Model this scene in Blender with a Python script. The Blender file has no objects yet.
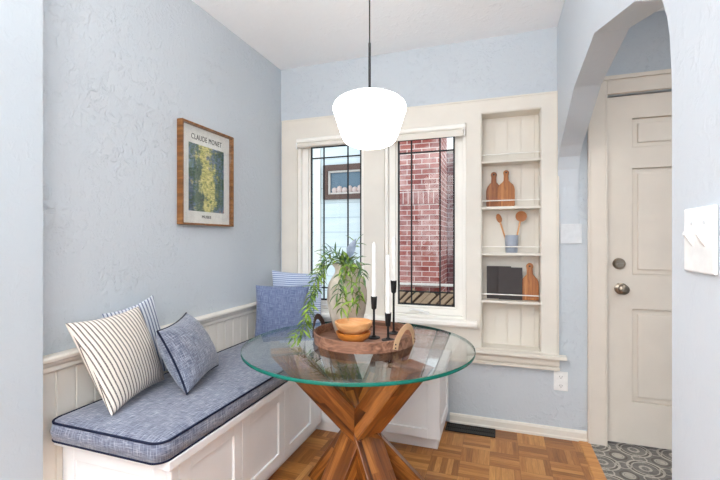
import bpy, bmesh, math, random
from mathutils import Vector, Matrix, noise
random.seed(7)
C = bpy.context.scene.collection
V = Vector
PI = math.pi

# ------------------------------------------------------------------ materials
def lin(r, g, b):
    f = lambda c: (c/255)/12.92 if c/255 <= .04045 else (((c/255)+.055)/1.055)**2.4
    return (f(r), f(g), f(b), 1)

class NT:
    def __init__(s, name):
        s.m = bpy.data.materials.new(name); s.m.use_nodes = True
        s.t = s.m.node_tree; s.n = s.t.nodes; s.n.clear()
        s.out = s.n.new('ShaderNodeOutputMaterial')
    def new(s, kind, **kw):
        nd = s.n.new('ShaderNode'+kind)
        for k, v in kw.items(): setattr(nd, k, v)
        return nd
    def put(s, v, sock):
        if v is None: return
        if isinstance(v, bpy.types.NodeSocket): s.t.links.new(v, sock)
        else: sock.default_value = v
    def math(s, op, a, b=None, c=None):
        nd = s.new('Math', operation=op)
        for i, v in enumerate((a, b, c)): s.put(v, nd.inputs[i])
        return nd.outputs[0]
    def coord(s, kind='Object'): return s.new('TexCoord').outputs[kind]
    def sep(s, v):
        nd = s.new('SeparateXYZ'); s.put(v, nd.inputs[0]); return nd.outputs
    def comb(s, x, y, z=0.0):
        nd = s.new('CombineXYZ')
        for i, v in enumerate((x, y, z)): s.put(v, nd.inputs[i])
        return nd.outputs[0]
    def mapping(s, v, scale=(1,1,1), loc=(0,0,0), rot=(0,0,0)):
        nd = s.new('Mapping'); s.put(v, nd.inputs['Vector'])
        nd.inputs['Scale'].default_value = scale; nd.inputs['Location'].default_value = loc
        nd.inputs['Rotation'].default_value = rot
        return nd.outputs[0]
    def noise(s, v, scale, detail=3, rough=.5, dist=0.0):
        nd = s.new('TexNoise'); s.put(v, nd.inputs['Vector'])
        nd.inputs['Scale'].default_value = scale; nd.inputs['Detail'].default_value = detail
        nd.inputs['Roughness'].default_value = rough; nd.inputs['Distortion'].default_value = dist
        return nd.outputs[0]
    def white(s, v):
        nd = s.new('TexWhiteNoise'); s.put(v, nd.inputs['Vector']); return nd.outputs
    def ramp(s, fac, stops, interp='LINEAR'):
        nd = s.new('ValToRGB'); s.put(fac, nd.inputs[0]); cr = nd.color_ramp; cr.interpolation = interp
        while len(cr.elements) < len(stops): cr.elements.new(.5)
        for e, (p, c) in zip(cr.elements, stops): e.position = p; e.color = c
        return nd.outputs[0]
    def mix(s, fac, a, b, blend='MIX'):
        nd = s.new('MixRGB', blend_type=blend)
        s.put(fac, nd.inputs[0]); s.put(a, nd.inputs[1]); s.put(b, nd.inputs[2]); return nd.outputs[0]
    def bump(s, h, strength, dist=.01):
        nd = s.new('Bump'); s.put(h, nd.inputs['Height'])
        nd.inputs['Strength'].default_value = strength; nd.inputs['Distance'].default_value = dist
        return nd.outputs[0]
    def pbr(s, col, rough=.5, normal=None, metal=0.0, spec=.5, **kw):
        p = s.new('BsdfPrincipled')
        s.put(col, p.inputs['Base Color']); s.put(rough, p.inputs['Roughness'])
        s.put(normal, p.inputs['Normal']); s.put(metal, p.inputs['Metallic'])
        p.inputs['Specular IOR Level'].default_value = spec
        for k, v in kw.items(): s.put(v, p.inputs[k])
        s.t.links.new(p.outputs[0], s.out.inputs[0]); return s.m

G = lambda v: (v, v, v, 1)

def paint(name, col, rough=.45, var=.03, spec=.4):
    n = NT(name); o = n.coord()
    f = n.noise(o, 6, 3)
    a = tuple(c*(1-var) for c in col[:3])+(1,); b = tuple(min(1, c*(1+var)) for c in col[:3])+(1,)
    c = n.ramp(f, [(.3, a), (.7, b)])
    return n.pbr(c, rough, n.bump(n.noise(o, 90, 2), .05, .002), spec=spec)

def plaster(name, col, strength=.5, scale=11):
    n = NT(name); o = n.coord()
    warp = n.noise(o, 4, 2)
    r1 = n.ramp(n.noise(o, scale, 5, .6, 1.2), [(.52, G(0)), (.66, G(1))])       # trowel ridges
    r2 = n.ramp(n.noise(n.mapping(o, (1, 1, .6)), scale*2.6, 3, .55, .6), [(.5, G(0)), (.72, G(1))])
    h = n.math('ADD', n.math('MULTIPLY', r1, n.ramp(warp, [(.42, G(.15)), (.62, G(1))])), n.math('MULTIPLY', r2, .35))
    h = n.math('ADD', h, n.math('MULTIPLY', n.noise(o, 60, 2), .12))
    a = tuple(c*.97 for c in col[:3])+(1,)
    c = n.ramp(n.noise(o, 2.0, 2), [(.3, a), (.7, col)])
    return n.pbr(c, .55, n.bump(h, strength, .006), spec=.3)

def wood_uv(name, dark, mid, light, rough=.35, planks=0.0, scale=1.0, coord='UV', spec=.5):
    n = NT(name); uv = n.coord(coord)
    x = n.sep(uv)
    if planks:
        pid = n.math('FLOOR', n.math('DIVIDE', x[1], planks))
        seg = n.math('FLOOR', n.math('DIVIDE', n.math('ADD', x[0], n.math('MULTIPLY', pid, .173)), .34))
        rnd = n.white(n.comb(pid, seg, 3.0))[0]
    else:
        rnd = None
    v = n.mapping(uv, (2.2*scale, 26*scale, 26*scale))
    if rnd is not None:
        ad = n.new('VectorMath', operation='ADD'); n.put(v, ad.inputs[0]); n.put(n.comb(n.math('MULTIPLY', rnd, 40.0), rnd, 0.0), ad.inputs[1]); v = ad.outputs[0]
    g = n.noise(v, 1.0, 6, .6, 1.4)
    if rnd is not None:
        g = n.math('ADD', n.math('MULTIPLY', g, .75), n.math('MULTIPLY', rnd, .26))
    c = n.ramp(g, [(.3, dark), (.5, mid), (.72, light)])
    return n.pbr(c, rough, n.bump(g, .12, .003), spec=spec)

def tweed(name, dark, light, rough=.9):
    n = NT(name); uv = n.coord('UV')
    a = n.noise(n.mapping(uv, (22, 340, 1)), 1.0, 3, .6)
    b = n.noise(n.mapping(uv, (340, 22, 1)), 1.0, 3, .6)
    s = n.math('ADD', n.math('MULTIPLY', n.math('MAXIMUM', a, b), .75), n.math('MULTIPLY', n.math('MINIMUM', a, b), .25))
    big = n.noise(n.mapping(uv, (30, 7, 1)), 1.0, 2)
    s = n.math('ADD', s, n.math('MULTIPLY', n.math('SUBTRACT', big, .5), .10))
    mid = tuple((dark[i]*.62+light[i]*.38) for i in range(3))+(1,)
    c = n.ramp(s, [(.40, dark), (.55, mid), (.68, light)])
    return n.pbr(c, rough, n.bump(s, .3, .003), spec=.2, **{'Sheen Weight': .35})

def stripes(name, base, line, pitch, width, axis=0):
    n = NT(name); uv = n.coord('UV'); x = n.sep(uv)
    w = n.math('MULTIPLY', n.math('SUBTRACT', n.noise(n.mapping(uv, (9, 9, 1)), 1.0, 2), .5), pitch*.25)
    t = n.math('FRACT', n.math('DIVIDE', n.math('ADD', x[axis], w), pitch))
    m = n.math('LESS_THAN', t, width)
    weave = n.noise(n.mapping(uv, (300, 300, 1)), 1.0, 2)
    m2 = n.math('MULTIPLY', m, n.ramp(weave, [(.3, G(.65)), (.6, G(1))]))
    b2 = n.ramp(weave, [(.3, tuple(c*.86 for c in base[:3])+(1,)), (.7, base)])
    c = n.mix(m2, b2, line)
    return n.pbr(c, .9, n.bump(weave, .25, .002), spec=.15)

def plain(name, col, rough=.5, metal=0.0, spec=.5):
    n = NT(name); o = n.coord()
    f = n.noise(o, 35, 3)
    c = n.ramp(f, [(.3, tuple(c*.9 for c in col[:3])+(1,)), (.7, col)])
    return n.pbr(c, rough, None, metal, spec)

def clear_glass(name, tint, f0=.04, rough=0.0):
    n = NT(name)
    g = n.new('NewGeometry')
    d = n.new('VectorMath', operation='DOT_PRODUCT'); n.put(g.outputs['Normal'], d.inputs[0]); n.put(g.outputs['Incoming'], d.inputs[1])
    c = n.math('ABSOLUTE', d.outputs['Value'])
    F = n.math('ADD', f0, n.math('MULTIPLY', 1-f0, n.math('POWER', n.math('SUBTRACT', 1.0, c), 5.0)))
    tr = n.new('BsdfTransparent'); tr.inputs[0].default_value = tint
    gl = n.new('BsdfGlossy'); gl.inputs['Roughness'].default_value = rough
    mx = n.new('MixShader'); n.put(F, mx.inputs[0])
    n.t.links.new(tr.outputs[0], mx.inputs[1]); n.t.links.new(gl.outputs[0], mx.inputs[2])
    n.t.links.new(mx.outputs[0], n.out.inputs[0]); return n.m

def parquet(name):
    n = NT(name); o = n.sep(n.coord()); S = .153; K = 5.0
    fx = n.math('FLOOR', n.math('DIVIDE', o[0], S)); fy = n.math('FLOOR', n.math('DIVIDE', o[1], S))
    ux = n.math('FRACT', n.math('DIVIDE', o[0], S)); uy = n.math('FRACT', n.math('DIVIDE', o[1], S))
    par = n.math('MODULO', n.math('ADD', n.math('ADD', fx, fy), 400.0), 2.0)
    def sel(a, b):     # parity 0 -> a, 1 -> b
        return n.math('ADD', n.math('MULTIPLY', a, n.math('SUBTRACT', 1.0, par)), n.math('MULTIPLY', b, par))
    across = sel(ux, uy); along = sel(o[1], o[0]); acr = sel(o[0], o[1])
    sid = n.math('FLOOR', n.math('MULTIPLY', across, K)); st = n.math('FRACT', n.math('MULTIPLY', across, K))
    rnd = n.white(n.comb(n.math('ADD', n.math('MULTIPLY', fx, 7.0), sid), fy, par))[0]
    blk = n.white(n.comb(fx, fy, 5.0))[0]
    gv = n.comb(n.math('ADD', n.math('MULTIPLY', along, 9.0), n.math('MULTIPLY', rnd, 50.0)), n.math('MULTIPLY', acr, 110.0), rnd)
    g = n.noise(gv, 1.0, 4, .6, .8)
    t = n.math('ADD', n.math('ADD', n.math('MULTIPLY', rnd, .32), n.math('MULTIPLY', g, .5)), n.math('MULTIPLY', blk, .18))
    c = n.ramp(t, [(.2, lin(112, 66, 28)), (.5, lin(172, 112, 54)), (.8, lin(218, 162, 94))])
    e1 = n.math('LESS_THAN', st, .035)
    lng = sel(uy, ux); e2 = n.math('LESS_THAN', lng, .012)
    edge = n.math('MAXIMUM', e1, e2)
    c = n.mix(n.math('MULTIPLY', edge, .55), c, lin(92, 52, 22))
    return n.pbr(c, .3, n.bump(n.math('SUBTRACT', n.math('MULTIPLY', g, .2), edge), .15, .002), spec=.5)

def cement_tile(name):
    n = NT(name); o = n.sep(n.coord()); S = .2
    ux = n.math('FRACT', n.math('DIVIDE', o[0], S)); uy = n.math('FRACT', n.math('DIVIDE', o[1], S))
    ax = n.math('ABSOLUTE', n.math('SUBTRACT', ux, .5)); ay = n.math('ABSOLUTE', n.math('SUBTRACT', uy, .5))
    hyp = lambda a, b: n.math('SQRT', n.math('ADD', n.math('MULTIPLY', a, a), n.math('MULTIPLY', b, b)))
    rc = hyp(ax, ay); rk = hyp(n.math('SUBTRACT', .5, ax), n.math('SUBTRACT', .5, ay))
    re = hyp(n.math('SUBTRACT', .5, ax), ay); rf = hyp(ax, n.math('SUBTRACT', .5, ay))
    def ring(r, a, w): return n.math('LESS_THAN', n.math('ABSOLUTE', n.math('SUBTRACT', r, a)), w)
    light = None
    for rr, a, w in ((rk, .40, .028), (rk, .30, .014), (rc, .13, .02), (re, .17, .018), (rf, .17, .018), (rk, .12, .03), (rc, .05, .05)):
        q = ring(rr, a, w); light = q if light is None else n.math('MAXIMUM', light, q)
    brown = n.math('MAXIMUM', ring(rk, .35, .022), ring(rc, .2, .02))
    wear = n.noise(n.coord(), 25, 4)
    c = n.ramp(wear, [(.3, lin(98, 95, 92)), (.7, lin(136, 132, 126))])
    c = n.mix(n.math('MULTIPLY', brown, .8), c, lin(84, 74, 66))
    c = n.mix(n.math('MULTIPLY', light, n.ramp(wear, [(.3, G(.6)), (.55, G(.95))])), c, lin(196, 190, 178))
    j = n.math('MAXIMUM', n.math('LESS_THAN', ux, .012), n.math('LESS_THAN', uy, .012))
    c = n.mix(j, c, lin(150, 146, 140))
    return n.pbr(c, .45, spec=.4)

def brick(name, c1, c2, mortar, rot=(PI/2, 0, 0), row=.064, wid=.188, turn=0):
    n = NT(name); o = n.coord()
    v = n.mapping(o, rot=(0, 0, 0)); x = n.sep(v)
    uv = n.comb(n.math('ADD', x[0], x[1]), x[2]) if not turn else n.comb(x[2], x[0])
    b = n.new('TexBrick'); n.put(uv, b.inputs['Vector'])
    b.inputs['Scale'].default_value = 1; b.inputs['Mortar Size'].default_value = .0055
    b.inputs['Brick Width'].default_value = wid; b.inputs['Row Height'].default_value = row
    b.inputs['Color1'].default_value = c1; b.inputs['Color2'].default_value = c2; b.inputs['Mortar'].default_value = mortar
    b.inputs['Bias'].default_value = -.1; b.inputs['Mortar Smooth'].default_value = .2
    if turn: b.offset = 0.0
    big = n.noise(o, 5, 4, .65)
    c = n.mix(n.ramp(big, [(.45, G(0)), (.75, G(.55))]), b.outputs['Color'], lin(226, 196, 190))   # lime bloom
    c = n.mix(n.ramp(n.noise(o, 14, 3), [(.55, G(0)), (.8, G(.45))]), c, lin(86, 58, 60))
    return n.pbr(c, .85, n.bump(b.outputs['Fac'], -.4, .006), spec=.2)

def siding(name):
    n = NT(name); o = n.sep(n.coord())
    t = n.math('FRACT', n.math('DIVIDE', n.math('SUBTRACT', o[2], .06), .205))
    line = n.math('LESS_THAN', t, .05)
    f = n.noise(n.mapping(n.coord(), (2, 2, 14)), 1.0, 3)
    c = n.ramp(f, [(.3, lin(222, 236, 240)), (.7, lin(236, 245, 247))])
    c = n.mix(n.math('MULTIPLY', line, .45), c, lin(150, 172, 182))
    return n.pbr(c, .6, n.bump(t, .5, .012), spec=.3)

def art(name):
    n = NT(name); o = n.coord(); x = n.sep(o)
    a = n.noise(n.mapping(o, (1, 26, 34)), 1.0, 5, .7, 1.0)
    b = n.noise(n.mapping(o, (1, 40, 130), loc=(0, 3, 1)), 1.0, 3, .6)
    # a pale upright glow through darker blotches, an abstract of our own
    big = n.noise(n.mapping(o, (1, 11, 9)), 1.0, 3, .6)
    cy = n.math('ABSOLUTE', n.math('ADD', n.math('ADD', x[1], n.math('MULTIPLY', n.math('SUBTRACT', big, .5), .42)), n.math('MULTIPLY', n.math('SUBTRACT', a, .5), .12)))
    glow = n.ramp(cy, [(.03, G(1)), (.075, G(0))])
    t = n.math('ADD', n.math('MULTIPLY', a, .5), n.math('MULTIPLY', b, .5))
    dk = n.ramp(n.math('ADD', n.math('MULTIPLY', t, .6), n.math('MULTIPLY', big, .4)), [(.38, lin(34, 58, 66)), (.44, lin(62, 92, 78)), (.49, lin(86, 112, 84)), (.53, lin(88, 112, 136)), (.57, lin(120, 140, 156)), (.62, lin(166, 112, 96))])
    lt = n.ramp(t, [(.40, lin(96, 118, 70)), (.48, lin(190, 186, 108)), (.58, lin(230, 220, 150))])
    return n.pbr(n.mix(glow, dk, lt), .6)

M = {}
M['wall'] = plaster('wall_plaster', lin(201, 208, 214), .6, 21)
M['wall_fine'] = plaster('wall_plaster_fine', lin(205, 211, 217), .22, 16)
M['wall_near'] = plaster('wall_plaster_near', lin(198, 207, 214), .22, 22)
M['ceil'] = plaster('ceiling_plaster', lin(250, 251, 252), .35, 16)
M['white'] = paint('white_paint', lin(246, 247, 248))
M['cream'] = paint('cream_paint', lin(228, 222, 211))
M['sash'] = paint('white_sash', lin(246, 243, 236))
M['door'] = paint('door_paint', lin(226, 216, 203))
M['parquet'] = parquet('oak_parquet')
M['tile'] = cement_tile('cement_tile')
M['strip'] = wood_uv('oak_strip', lin(176, 112, 52), lin(206, 142, 76), lin(222, 164, 98), .35, coord='Object')
M['acacia'] = wood_uv('acacia', lin(62, 28, 9), lin(128, 72, 27), lin(192, 124, 58), .3, planks=.037)
M['walnut'] = wood_uv('walnut', lin(88, 58, 44), lin(140, 98, 76), lin(182, 138, 114), .45, coord='Object', scale=1.4)
M['board'] = wood_uv('board_wood', lin(120, 66, 28), lin(176, 110, 56), lin(212, 152, 92), .5, coord='UV', scale=1.4)
M['board_dark'] = wood_uv('board_wood_dark', lin(96, 50, 24), lin(152, 90, 46), lin(190, 126, 74), .5, coord='UV', scale=1.4)
M['bowl_pale'] = wood_uv('pale_bowl_wood', lin(196, 134, 78), lin(222, 164, 108), lin(236, 190, 140), .45, coord='Object')
M['bowl_amber'] = wood_uv('amber_bowl_wood', lin(186, 104, 34), lin(216, 136, 56), lin(234, 164, 88), .4, coord='Object')
M['tweed'] = tweed('blue_tweed', lin(68, 76, 102), lin(186, 190, 203))
M['tweed_pillow'] = tweed('blue_grey_tweed', lin(70, 77, 100), lin(182, 188, 200))
M['denim'] = tweed('denim_blue_weave', lin(82, 96, 130), lin(156, 168, 198))
M['navy'] = plain('navy_piping', lin(30, 36, 60), .8, spec=.2)
M['ticking'] = stripes('cream_ticking', lin(234, 225, 215), lin(76, 68, 70), .0158, .33)
M['ticking_blue'] = stripes('blue_ticking', lin(222, 226, 234), lin(70, 84, 122), .017, .36)
M['ticking_corner'] = stripes('blue_white_ticking', lin(208, 218, 236), lin(116, 136, 180), .0145, .42, axis=1)
M['black'] = plain('black_iron', lin(36, 36, 38), .55, .3)
M['lead'] = plain('lead_came', lin(24, 25, 27), .6)
M['wax'] = plain('white_wax', lin(247, 245, 240), .5)
M['stone'] = (lambda n: n.pbr(n.ramp(n.noise(n.mapping(n.coord(), (1, 1, .5)), 14, 5, .6), [(.3, lin(176, 162, 146)), (.55, lin(206, 196, 182)), (.75, lin(226, 218, 206))]), .75, n.bump(n.noise(n.coord(), 40, 4), .2, .004), spec=.25))(NT('washed_stoneware'))
M['potgrey'] = plain('blue_grey_glaze', lin(168, 176, 190), .5)
M['leather'] = plain('tan_leather', lin(206, 168, 130), .6)
M['leather_dark'] = plain('dark_leather', lin(84, 60, 50), .6)
M['charcoal'] = plain('charcoal_cloth', lin(66, 60, 60), .65)
M['paper'] = plain('paper', lin(240, 240, 234), .7)
M['ink'] = plain('print_ink', lin(30, 40, 40), .7)
M['art'] = art('abstract_print')
M['frame'] = wood_uv('honey_frame', lin(100, 62, 26), lin(138, 90, 44), lin(168, 120, 70), .4, coord='Object')
M['plate'] = plain('white_plastic', lin(246, 246, 244), .35)
M['plate_dim'] = plain('pale_painted_plate', lin(222, 225, 228), .45)
M['dark'] = plain('dark_slot', lin(40, 40, 42), .6)
M['brass'] = plain('antique_nickel', lin(150, 138, 124), .28, 1.0)
M['grille'] = plain('black_grille', lin(34, 32, 31), .5, .4)
M['glass'] = clear_glass('window_glass', (.97, .985, .98, 1), .018)
M['tableglass'] = clear_glass('table_glass', (.93, .967, .96, 1), .17)
M['artglass'] = clear_glass('picture_glass', (.98, .98, .98, 1))
M['darkpane'] = (lambda n: n.pbr(lin(92, 118, 136), .06, spec=.6))(NT('dark_house_pane'))
def edge_glass():
    n = NT('green_glass_edge')
    tr = n.new('BsdfTransparent'); tr.inputs[0].default_value = (.06, .50, .38, 1)
    p = n.new('BsdfPrincipled'); p.inputs['Base Color'].default_value = (.015, .25, .19, 1); p.inputs['Roughness'].default_value = .12
    mx = n.new('MixShader'); mx.inputs[0].default_value = .62
    n.t.links.new(tr.outputs[0], mx.inputs[1]); n.t.links.new(p.outputs[0], mx.inputs[2]); n.t.links.new(mx.outputs[0], n.out.inputs[0]); return n.m
M['edge'] = edge_glass()
def leafmat(name, a, b):
    n = NT(name); f = n.noise(n.coord(), 30, 2)
    c = n.ramp(f, [(.35, a), (.65, b)])
    return n.pbr(c, .45, spec=.4, **{'Subsurface Weight': 0.0})
M['leaf'] = leafmat('leaf_green', lin(58, 92, 40), lin(148, 178, 62))
M['leaf_dark'] = leafmat('leaf_deep_green', lin(44, 74, 56), lin(100, 136, 84))
M['leaf_grey'] = leafmat('leaf_slate', lin(104, 116, 132), lin(136, 148, 164))
M['stem'] = plain('stem_green', lin(96, 116, 56), .6)
M['brick'] = brick('red_brick', lin(152, 76, 70), lin(188, 114, 104), lin(222, 202, 194))
M['brick_shaded'] = brick('shaded_red_brick', lin(106, 52, 60), lin(132, 76, 82), lin(158, 140, 144))  # brick for the far wall, its shadow put into the darker colours
M['soldier'] = brick('soldier_brick', lin(152, 76, 70), lin(188, 114, 104), lin(222, 202, 194), row=.064, wid=.4, turn=1)
M['limestone'] = plain('pale_ledge', lin(234, 226, 218), .8)
M['tan'] = plain('tan_brick_end', lin(178, 150, 122), .85)
M['soil'] = plain('brown_rubble', lin(78, 58, 50), .9)
M['siding'] = siding('pale_blue_siding')
M['darkwood'] = plain('dark_brown_frame', lin(98, 72, 62), .6)
M['ground'] = plain('outdoor_ground', lin(140, 136, 128), .9)
M['curtain'] = plain('pale_curtain', lin(226, 206, 200), .9)
def lampmat():
    n = NT('opal_glass_lit')
    p = n.new('BsdfPrincipled'); p.inputs['Base Color'].default_value = lin(245, 245, 243); p.inputs['Roughness'].default_value = .25
    p.inputs['Emission Color'].default_value = (1, .98, .955, 1); p.inputs['Emission Strength'].default_value = LAMP
    n.t.links.new(p.outputs[0], n.out.inputs[0]); return n.m
LAMP = 4.2
M['lamp'] = lampmat()

# ------------------------------------------------------------------ mesh helpers
class MB:
    def __init__(s):
        s.bm = bmesh.new(); s.uv = s.bm.loops.layers.uv.new('UVMap')
    def box(s, x0, x1, y0, y1, z0, z1):
        v = [s.bm.verts.new(p) for p in ((x0,y0,z0),(x1,y0,z0),(x1,y1,z0),(x0,y1,z0),(x0,y0,z1),(x1,y0,z1),(x1,y1,z1),(x0,y1,z1))]
        for f in ((0,3,2,1),(4,5,6,7),(0,1,5,4),(1,2,6,5),(2,3,7,6),(3,0,4,7)): s.bm.faces.new([v[i] for i in f])
        return s
    def prism(s, poly, axis, a0, a1):
        """poly in the two other axes (cyclic order), extruded along axis"""
        def P(p, a): return {'x': (a, p[0], p[1]), 'y': (p[0], a, p[1]), 'z': (p[0], p[1], a)}[axis]
        A = [s.bm.verts.new(P(p, a0)) for p in poly]; B = [s.bm.verts.new(P(p, a1)) for p in poly]
        n = len(poly)
        fs = [s.bm.faces.new(A), s.bm.faces.new(B[::-1])]
        for i in range(n): fs.append(s.bm.faces.new((A[i], B[i], B[(i+1) % n], A[(i+1) % n])))
        return s
    def slab(s, P, n, t, uvs=None):
        """polygon of 3-D points thickened by t along n; uv = local plane coords"""
        n = V(n).normalized(); A = [s.bm.verts.new(p) for p in P]; B = [s.bm.verts.new(V(p)+n*t) for p in P]
        k = len(P); fs = [s.bm.faces.new(A[::-1]), s.bm.faces.new(B)]
        if uvs:
            for f, order in ((fs[0], list(range(k))[::-1]), (fs[1], list(range(k)))):
                for l, i in zip(f.loops, order): l[s.uv].uv = uvs[i]
        for i in range(k):
            f = s.bm.faces.new((A[i], A[(i+1) % k], B[(i+1) % k], B[i]))
            if uvs:
                for l, q in zip(f.loops, (i, (i+1) % k, (i+1) % k, i)): l[s.uv].uv = uvs[q]
        return s
    def lathe(s, prof, c, seg=40, axis=None):
        """profile of (r, z) about +z (or about `axis`)"""
        R = Matrix.Identity(3) if axis is None else V((0,0,1)).rotation_difference(V(axis)).to_matrix()
        rings = []
        for r, z in prof:
            if r < 1e-5: rings.append([s.bm.verts.new(V(c)+R@V((0,0,z)))])
            else: rings.append([s.bm.verts.new(V(c)+R@V((r*math.cos(2*PI*i/seg), r*math.sin(2*PI*i/seg), z))) for i in range(seg)])
        for a, b in zip(rings, rings[1:]):
            for i in range(seg):
                j = (i+1) % seg
                q = [a[i % len(a)], a[j % len(a)], b[j % len(b)], b[i % len(b)]]
                u = []
                for w in q:
                    if w not in u: u.append(w)
                if len(u) > 2:
                    try: s.bm.faces.new(u)
                    except ValueError: pass
        return s
    def tube(s, pts, r, seg=8, closed=False, caps=True):
        pts = [V(p) for p in pts]; n = len(pts); rr = r if isinstance(r, (list, tuple)) else [r]*n
        rings = []; up = V((0,0,1)); prev = None
        for i, p in enumerate(pts):
            a = pts[(i-1) % n] if (closed or i) else p
            b = pts[(i+1) % n] if (closed or i < n-1) else p
            t = (b-a).normalized()
            if prev is None:
                x = t.cross(up if abs(t.z) < .9 else V((1,0,0))).normalized()
            else:
                x = (prev - t*prev.dot(t)).normalized()
            prev = x; y = t.cross(x)
            rings.append([s.bm.verts.new(p+(x*math.cos(2*PI*k/seg)+y*math.sin(2*PI*k/seg))*rr[i]) for k in range(seg)])
        pairs = list(zip(rings, rings[1:])) + ([(rings[-1], rings[0])] if closed else [])
        for a, b in pairs:
            for k in range(seg): s.bm.faces.new((a[k], a[(k+1) % seg], b[(k+1) % seg], b[k]))
        if caps and not closed:
            s.bm.faces.new(rings[0][::-1]); s.bm.faces.new(rings[-1])
        return s

LOC = {}
def obj(name, mb, mat, parent=None, bevel=0, seg=2, smooth=None):
    me = bpy.data.meshes.new(name)
    off = V((0,0,0))
    if parent is not None: off = LOC[parent.name]
    if parent is None:          # origin at the base centre of the thing
        cs = [v.co for v in mb.bm.verts]
        off = V(((min(c.x for c in cs)+max(c.x for c in cs))/2, (min(c.y for c in cs)+max(c.y for c in cs))/2, min(c.z for c in cs)))
    for v in mb.bm.verts: v.co -= off
    bmesh.ops.recalc_face_normals(mb.bm, faces=mb.bm.faces)
    mb.bm.to_mesh(me); mb.bm.free()
    me.materials.append(M[mat] if isinstance(mat, str) else mat)
    o = bpy.data.objects.new(name, me); C.objects.link(o)
    LOC[o.name] = off
    if parent is not None: o.parent = parent
    else: o.location = off
    if smooth is not None:
        me.polygons.foreach_set('use_smooth', [True]*len(me.polygons)); me.set_sharp_from_angle(angle=math.radians(smooth))
    if bevel:
        m = o.modifiers.new('edge', 'BEVEL'); m.width = bevel; m.segments = seg; m.limit_method = 'ANGLE'; m.angle_limit = math.radians(40)
        m.harden_normals = False
    return o
def tag(o, label, cat, group=None):
    o['label'] = label; o['category'] = cat
    if group: o['group'] = group
    return o
def thing(name, loc, label, cat, group=None):
    o = bpy.data.objects.new(name, None); C.objects.link(o); o.location = loc; o.empty_display_size = .05
    LOC[o.name] = V(loc); return tag(o, label, cat, group)
def struct(name, mb, mat, parent=None, **kw):
    o = obj(name, mb, mat, parent, **kw)
    if parent is None: o['kind'] = 'structure'
    return o
def wall_holes(mb, a0, a1, z0, z1, d0, d1, holes, axis='y'):
    """wall in the a/z plane from depth d0 to d1 with rectangular holes"""
    A = sorted({a0, a1, *[h[0] for h in holes], *[h[1] for h in holes]}); Z = sorted({z0, z1, *[h[2] for h in holes], *[h[3] for h in holes]})
    solid = lambda i, j: 0 <= i < len(A)-1 and 0 <= j < len(Z)-1 and not any(h[0] <= (A[i]+A[i+1])/2 <= h[1] and h[2] <= (Z[j]+Z[j+1])/2 <= h[3] for h in holes)
    cache = {}
    def v(a, d, z):
        k = (round(a,5), round(d,5), round(z,5))
        if k not in cache: cache[k] = mb.bm.verts.new((a, d, z) if axis == 'y' else (d, a, z))
        return cache[k]
    F = lambda *q: mb.bm.faces.new([v(*p) for p in q])
    for i in range(len(A)-1):
        for j in range(len(Z)-1):
            if not solid(i, j): continue
            a, b, c, d = A[i], A[i+1], Z[j], Z[j+1]
            F((a,d0,c),(b,d0,c),(b,d0,d),(a,d0,d)); F((a,d1,c),(a,d1,d),(b,d1,d),(b,d1,c))
            if not solid(i-1, j): F((a,d0,c),(a,d0,d),(a,d1,d),(a,d1,c))
            if not solid(i+1, j): F((b,d0,c),(b,d1,c),(b,d1,d),(b,d0,d))
            if not solid(i, j-1): F((a,d0,c),(a,d1,c),(b,d1,c),(b,d0,c))
            if not solid(i, j+1): F((a,d0,d),(b,d0,d),(b,d1,d),(a,d1,d))
    return mb

# ------------------------------------------------------------------ the setting
CH = 2.495
H1 = (-1.415, -.893, .66, 1.955)      # left window opening
H2 = (-.742, -.195, .66, 1.955)       # right window opening
HN = (-.103, .251, .51, 2.01)         # niche
HD = (.605, 1.425, 0.0, 2.045)        # door opening
struct('floor', MB().box(-1.765, .455, -2.2, 2.71, -.1, 0), 'parquet')
struct('floor', MB().box(.515, 1.75, -2.2, 2.76, -.1, 0), 'tile')
st = MB().box(.455, .515, -.0, 2.70, -.1, .006)
struct('trim_1', st, 'strip', bevel=.004)
struct('ceiling', MB().box(-1.765, 1.9, -1.6, 2.9, CH, CH+.1), 'ceil')
struct('wall_left', MB().box(-1.765, -1.565, .9685, 2.9, 0, CH), 'wall')
struct('wall_front', MB().box(-1.765, -1.505, -2.2, .968, 0, CH), 'wall_near')
struct('wall_back', wall_holes(MB(), -1.565, 1.9, 0, CH, 2.70, 2.90, [H1, H2, HN, HD]), 'wall')
arch = [(-.6, 0), (.994, 0), (.994, 1.51), (.997, 1.557), (1.006, 1.63), (1.02, 1.676), (1.047, 1.726), (1.232, 1.827), (1.70, 1.972),
        (2.127, 1.922), (2.40, 1.805), (2.56, 1.74), (2.63, 1.69), (2.665, 1.62), (2.685, 1.52), (2.694, 1.40), (2.699, 1.25), (2.699, CH-.001), (-.6, CH-.001)]
struct('wall_right', MB().prism(arch, 'x', .34, .453), 'wall_fine')
struct('ceiling', MB().box(-1.765, 1.9, -2.2, -1.6005, CH, CH+.1), 'ceil')
struct('wall_behind', wall_holes(MB(), -1.765, 1.9, 0, CH, -2.4, -2.2, [(-1.5, -.1, .9, 2.1), (.55, 1.5, .6, 2.2)]), 'wall_fine')
struct('wall_hall', MB().box(1.75, 1.9, -1.6, 2.699, 0, CH-.001), 'wall_fine')

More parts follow.
